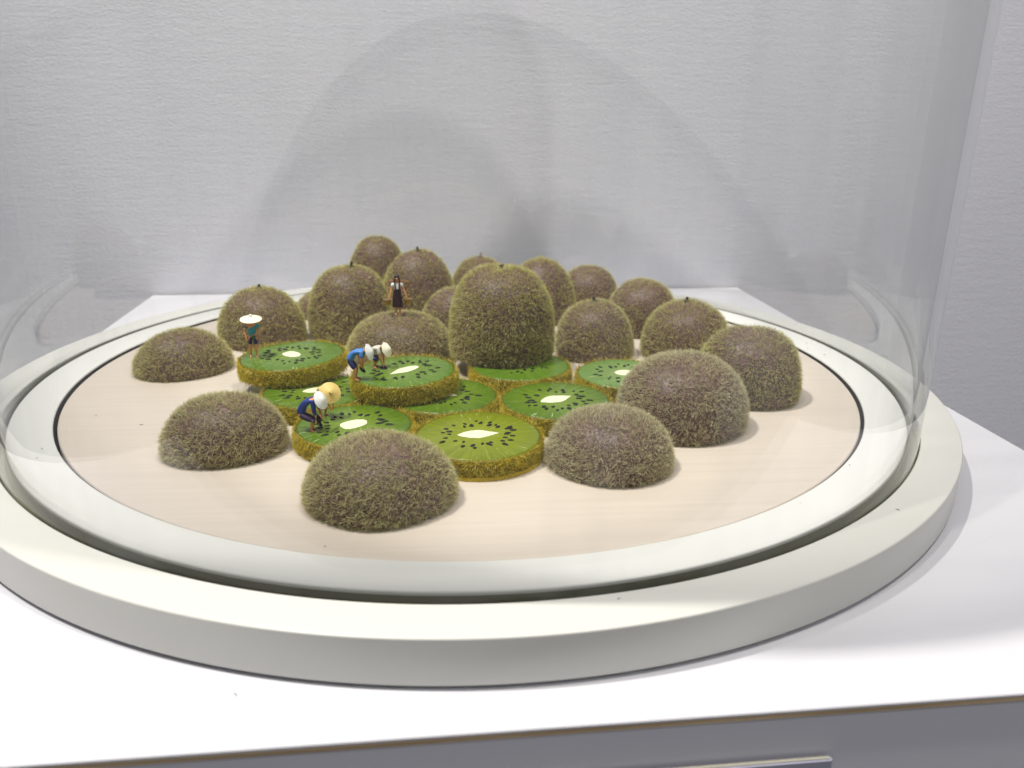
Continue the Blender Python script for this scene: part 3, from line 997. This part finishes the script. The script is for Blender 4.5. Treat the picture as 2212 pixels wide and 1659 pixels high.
# woman with carrying pole
kx, ky = KIWI[8][0], KIWI[8][1]
locw = (kx - 0.0008, ky - 0.0035, ZP + 0.0254 - 0.0004)
yw = R(-84)
J = {'pel': (0, 0, 0.90), 'spn': (0, 0, 1.06), 'che': (0.0, 0, 1.25), 'nck': (0.01, 0, 1.40), 'hd': (0.03, 0, 1.53), 'face': (1, -0.25, 0.0),
     'hipL': (0, .08, .86), 'hipR': (0, -.08, .86), 'knL': (.05, .085, .46), 'knR': (.02, -.08, .46), 'anL': (-.06, .10, .08), 'anR': (.05, -.08, .06),
     'toL': (.06, .13, .03), 'toR': (.17, -.10, .02), 'shL': (.0, .17, 1.31), 'shR': (.0, -.17, 1.31),
     'elL': (.03, .27, 1.05), 'elR': (.03, -.25, 1.05), 'wrL': (.09, .36, .80), 'wrR': (.09, -.33, .80), 'haL': (.12, .40, .72), 'haR': (.12, -.39, .72)}
def braids(root, P):
    hd = P['hd']
    bm = bmesh.new()
    bmesh.ops.create_uvsphere(bm, u_segments=16, v_segments=10, radius=1)
    for v in bm.verts:
        x, y, z = v.co
        v.co = Vector((-0.030 + 0.108 * x - 0.02 * max(0, -z), 0.118 * y, 0.050 + 0.122 * z))
    cap = from_bm('hair', bm, F['hair'], root, 60)
    cap.location = hd
    for g in (1, -1):
        skin_obj('braid', [[('a', hd + Vector((0.0, g * 0.085, 0.03)), 0.045), ('b', hd + Vector((0.045, g * 0.098, -0.05)), 0.036), ('c', hd + Vector((0.085, g * 0.10, -0.16)), 0.030),
                            ('d', hd + Vector((0.140, g * 0.088, -0.30)), 0.036), ('e', hd + Vector((0.145, g * 0.082, -0.40)), 0.030), ('f', hd + Vector((0.145, g * 0.08, -0.46)), 0.014)]], F['hair'], root)
    f = P['face'].normalized(); sd = Vector((-f.y, f.x, 0))
    for q in (-1, 1):
        bm = bmesh.new(); bmesh.ops.create_icosphere(bm, subdivisions=1, radius=0.013)
        e = from_bm('eye', bm, F['dark'], root, 60)
        e.location = hd + f * 0.094 + sd * 0.036 * q + Vector((0, 0, 0.012))
    bm = bmesh.new(); bmesh.ops.create_icosphere(bm, subdivisions=1, radius=0.018)
    e = from_bm('mouth', bm, F['maroon'], root, 60)
    e.location = hd + f * 0.080 + Vector((0, 0, -0.058)); e.scale = (0.6, 1.2, 0.4)
build_person('tiny barefoot woman with long braids, white blouse and dark maroon skirt', locw, yw, J, F['white'], F['maroon'], 1, None, None,
             sleeve=0.5, skirt=[(0.34, 0.20, 0.215, 0.03), (0.55, 0.19, 0.205, 0.02), (0.8, 0.165, 0.185, 0.0), (0.98, 0.14, 0.155, 0), (1.10, 0.132, 0.150, 0)], hair=braids)
# carrying pole with two buckets
yk = empty('carrying_pole', locw, (0, 0, yw), FS)
tag(yk, 'wooden shoulder pole with two yellow buckets of blue water, carried by the woman', 'carrying pole')
skin_obj('pole', [[('a', V3(-0.05, -0.50, 1.37), 0.020), ('b', V3(-0.075, -0.25, 1.40), 0.030), ('c', V3(-0.085, 0, 1.42), 0.034), ('d', V3(-0.075, 0.25, 1.39), 0.030), ('e', V3(-0.05, 0.52, 1.33), 0.020)]], F['wood'], yk, 1)
for s in (-1, 1):
    skin_obj('rope', [[('a', V3(-0.05, s * 0.485, 1.35), 0.014), ('b', V3(0.0, s * 0.45, 0.95), 0.012), ('c', V3(0.06, s * 0.42, 0.70), 0.014)]], F['wood'], yk, 1)
    bm = lathe_bm([(0, 0), (0.125, 0), (0.16, 0.20), (0.175, 0.205), (0.175, 0.235), (0.150, 0.235), (0.115, 0.02), (0, 0.02)], 20, False)
    bk = from_bm('bucket', bm, F['bucket'], yk, 30)
    bk.location = (0.05, s * 0.42, 0.44)
    wt = from_bm('water', lathe_bm([(0, 0.19), (0.140, 0.19), (0.140, 0.20), (0, 0.203)], 20, False), F['water'], bk, 30)

# ------------------------------------------------------------------ glass bell jar
GO, GI = 0.2094, 0.2056
zb, zc, hd = H - 0.0070, 0.235, 0.150
out = [(GO, zb + 0.0006), (GO, zc)] + [(GO * math.cos(R(t)) ** 0.9, zc + hd * math.sin(R(t)) ** 0.95) for t in range(5, 90, 5)] + [(0.0, zc + hd)]
inn = [(0.0, zc + hd - 0.004)] + [(GI * math.cos(R(t)) ** 0.9, zc + (hd - 0.004) * math.sin(R(t)) ** 0.95) for t in range(85, 0, -5)] + [(GI, zc), (GI, zb + 0.0006), (GI + 0.0006, zb), (GO - 0.0006, zb)]
jar = from_bm('glass_bell_jar', lathe_bm(out + inn, 256, True), M['glass'], None, 20)
jar.data.materials.append(M['painted_reflections'])
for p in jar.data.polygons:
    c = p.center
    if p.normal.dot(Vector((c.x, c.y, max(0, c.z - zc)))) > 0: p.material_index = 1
tag(jar, 'large clear glass bell jar standing in the groove of the round base', 'bell jar')

# ------------------------------------------------------------------ lint on the boards
bm = bmesh.new()
rs = random.Random(9)
def fibre(x, y, z, L, a):
    pts = []
    for q in range(5):
        t = q / 4
        pts.append(Vector((x + math.cos(a + 1.2 * t) * L * t, y + math.sin(a + 1.2 * t) * L * t, z + 0.00012)))
    wv = 0.00007
    prev = None
    for q, p in enumerate(pts):
        d = (pts[min(q + 1, 4)] - pts[max(q - 1, 0)]).normalized()
        s = Vector((-d.y, d.x, 0)) * wv
        ring = [bm.verts.new(p + s), bm.verts.new(p - s), bm.verts.new(p + Vector((0, 0, 0.00016)))]
        if prev:
            for u in range(3):
                bm.faces.new((prev[u], prev[(u + 1) % 3], ring[(u + 1) % 3], ring[u]))
        prev = ring
for q in range(30):
    a = rs.uniform(0, 6.283)
    zone = q % 4
    if zone == 0: rr_, z = rs.uniform(0.212, 0.2235), H
    elif zone == 1: rr_, z = rs.uniform(0.190, 0.198), H + 0.0004
    elif zone == 2: rr_, z = rs.uniform(0.155, 0.183), ZP
    else: rr_, z = rs.uniform(0.228, 0.238), 0.0
    fibre(rr_ * math.cos(a), rr_ * math.sin(a), z, rs.uniform(0.0004, 0.0016), rs.uniform(0, 6.28))
ln = from_bm('lint', bm, M['lint'])
tag(ln, 'scattered specks of dark lint and dust on the base and board', 'lint', None, 'stuff')
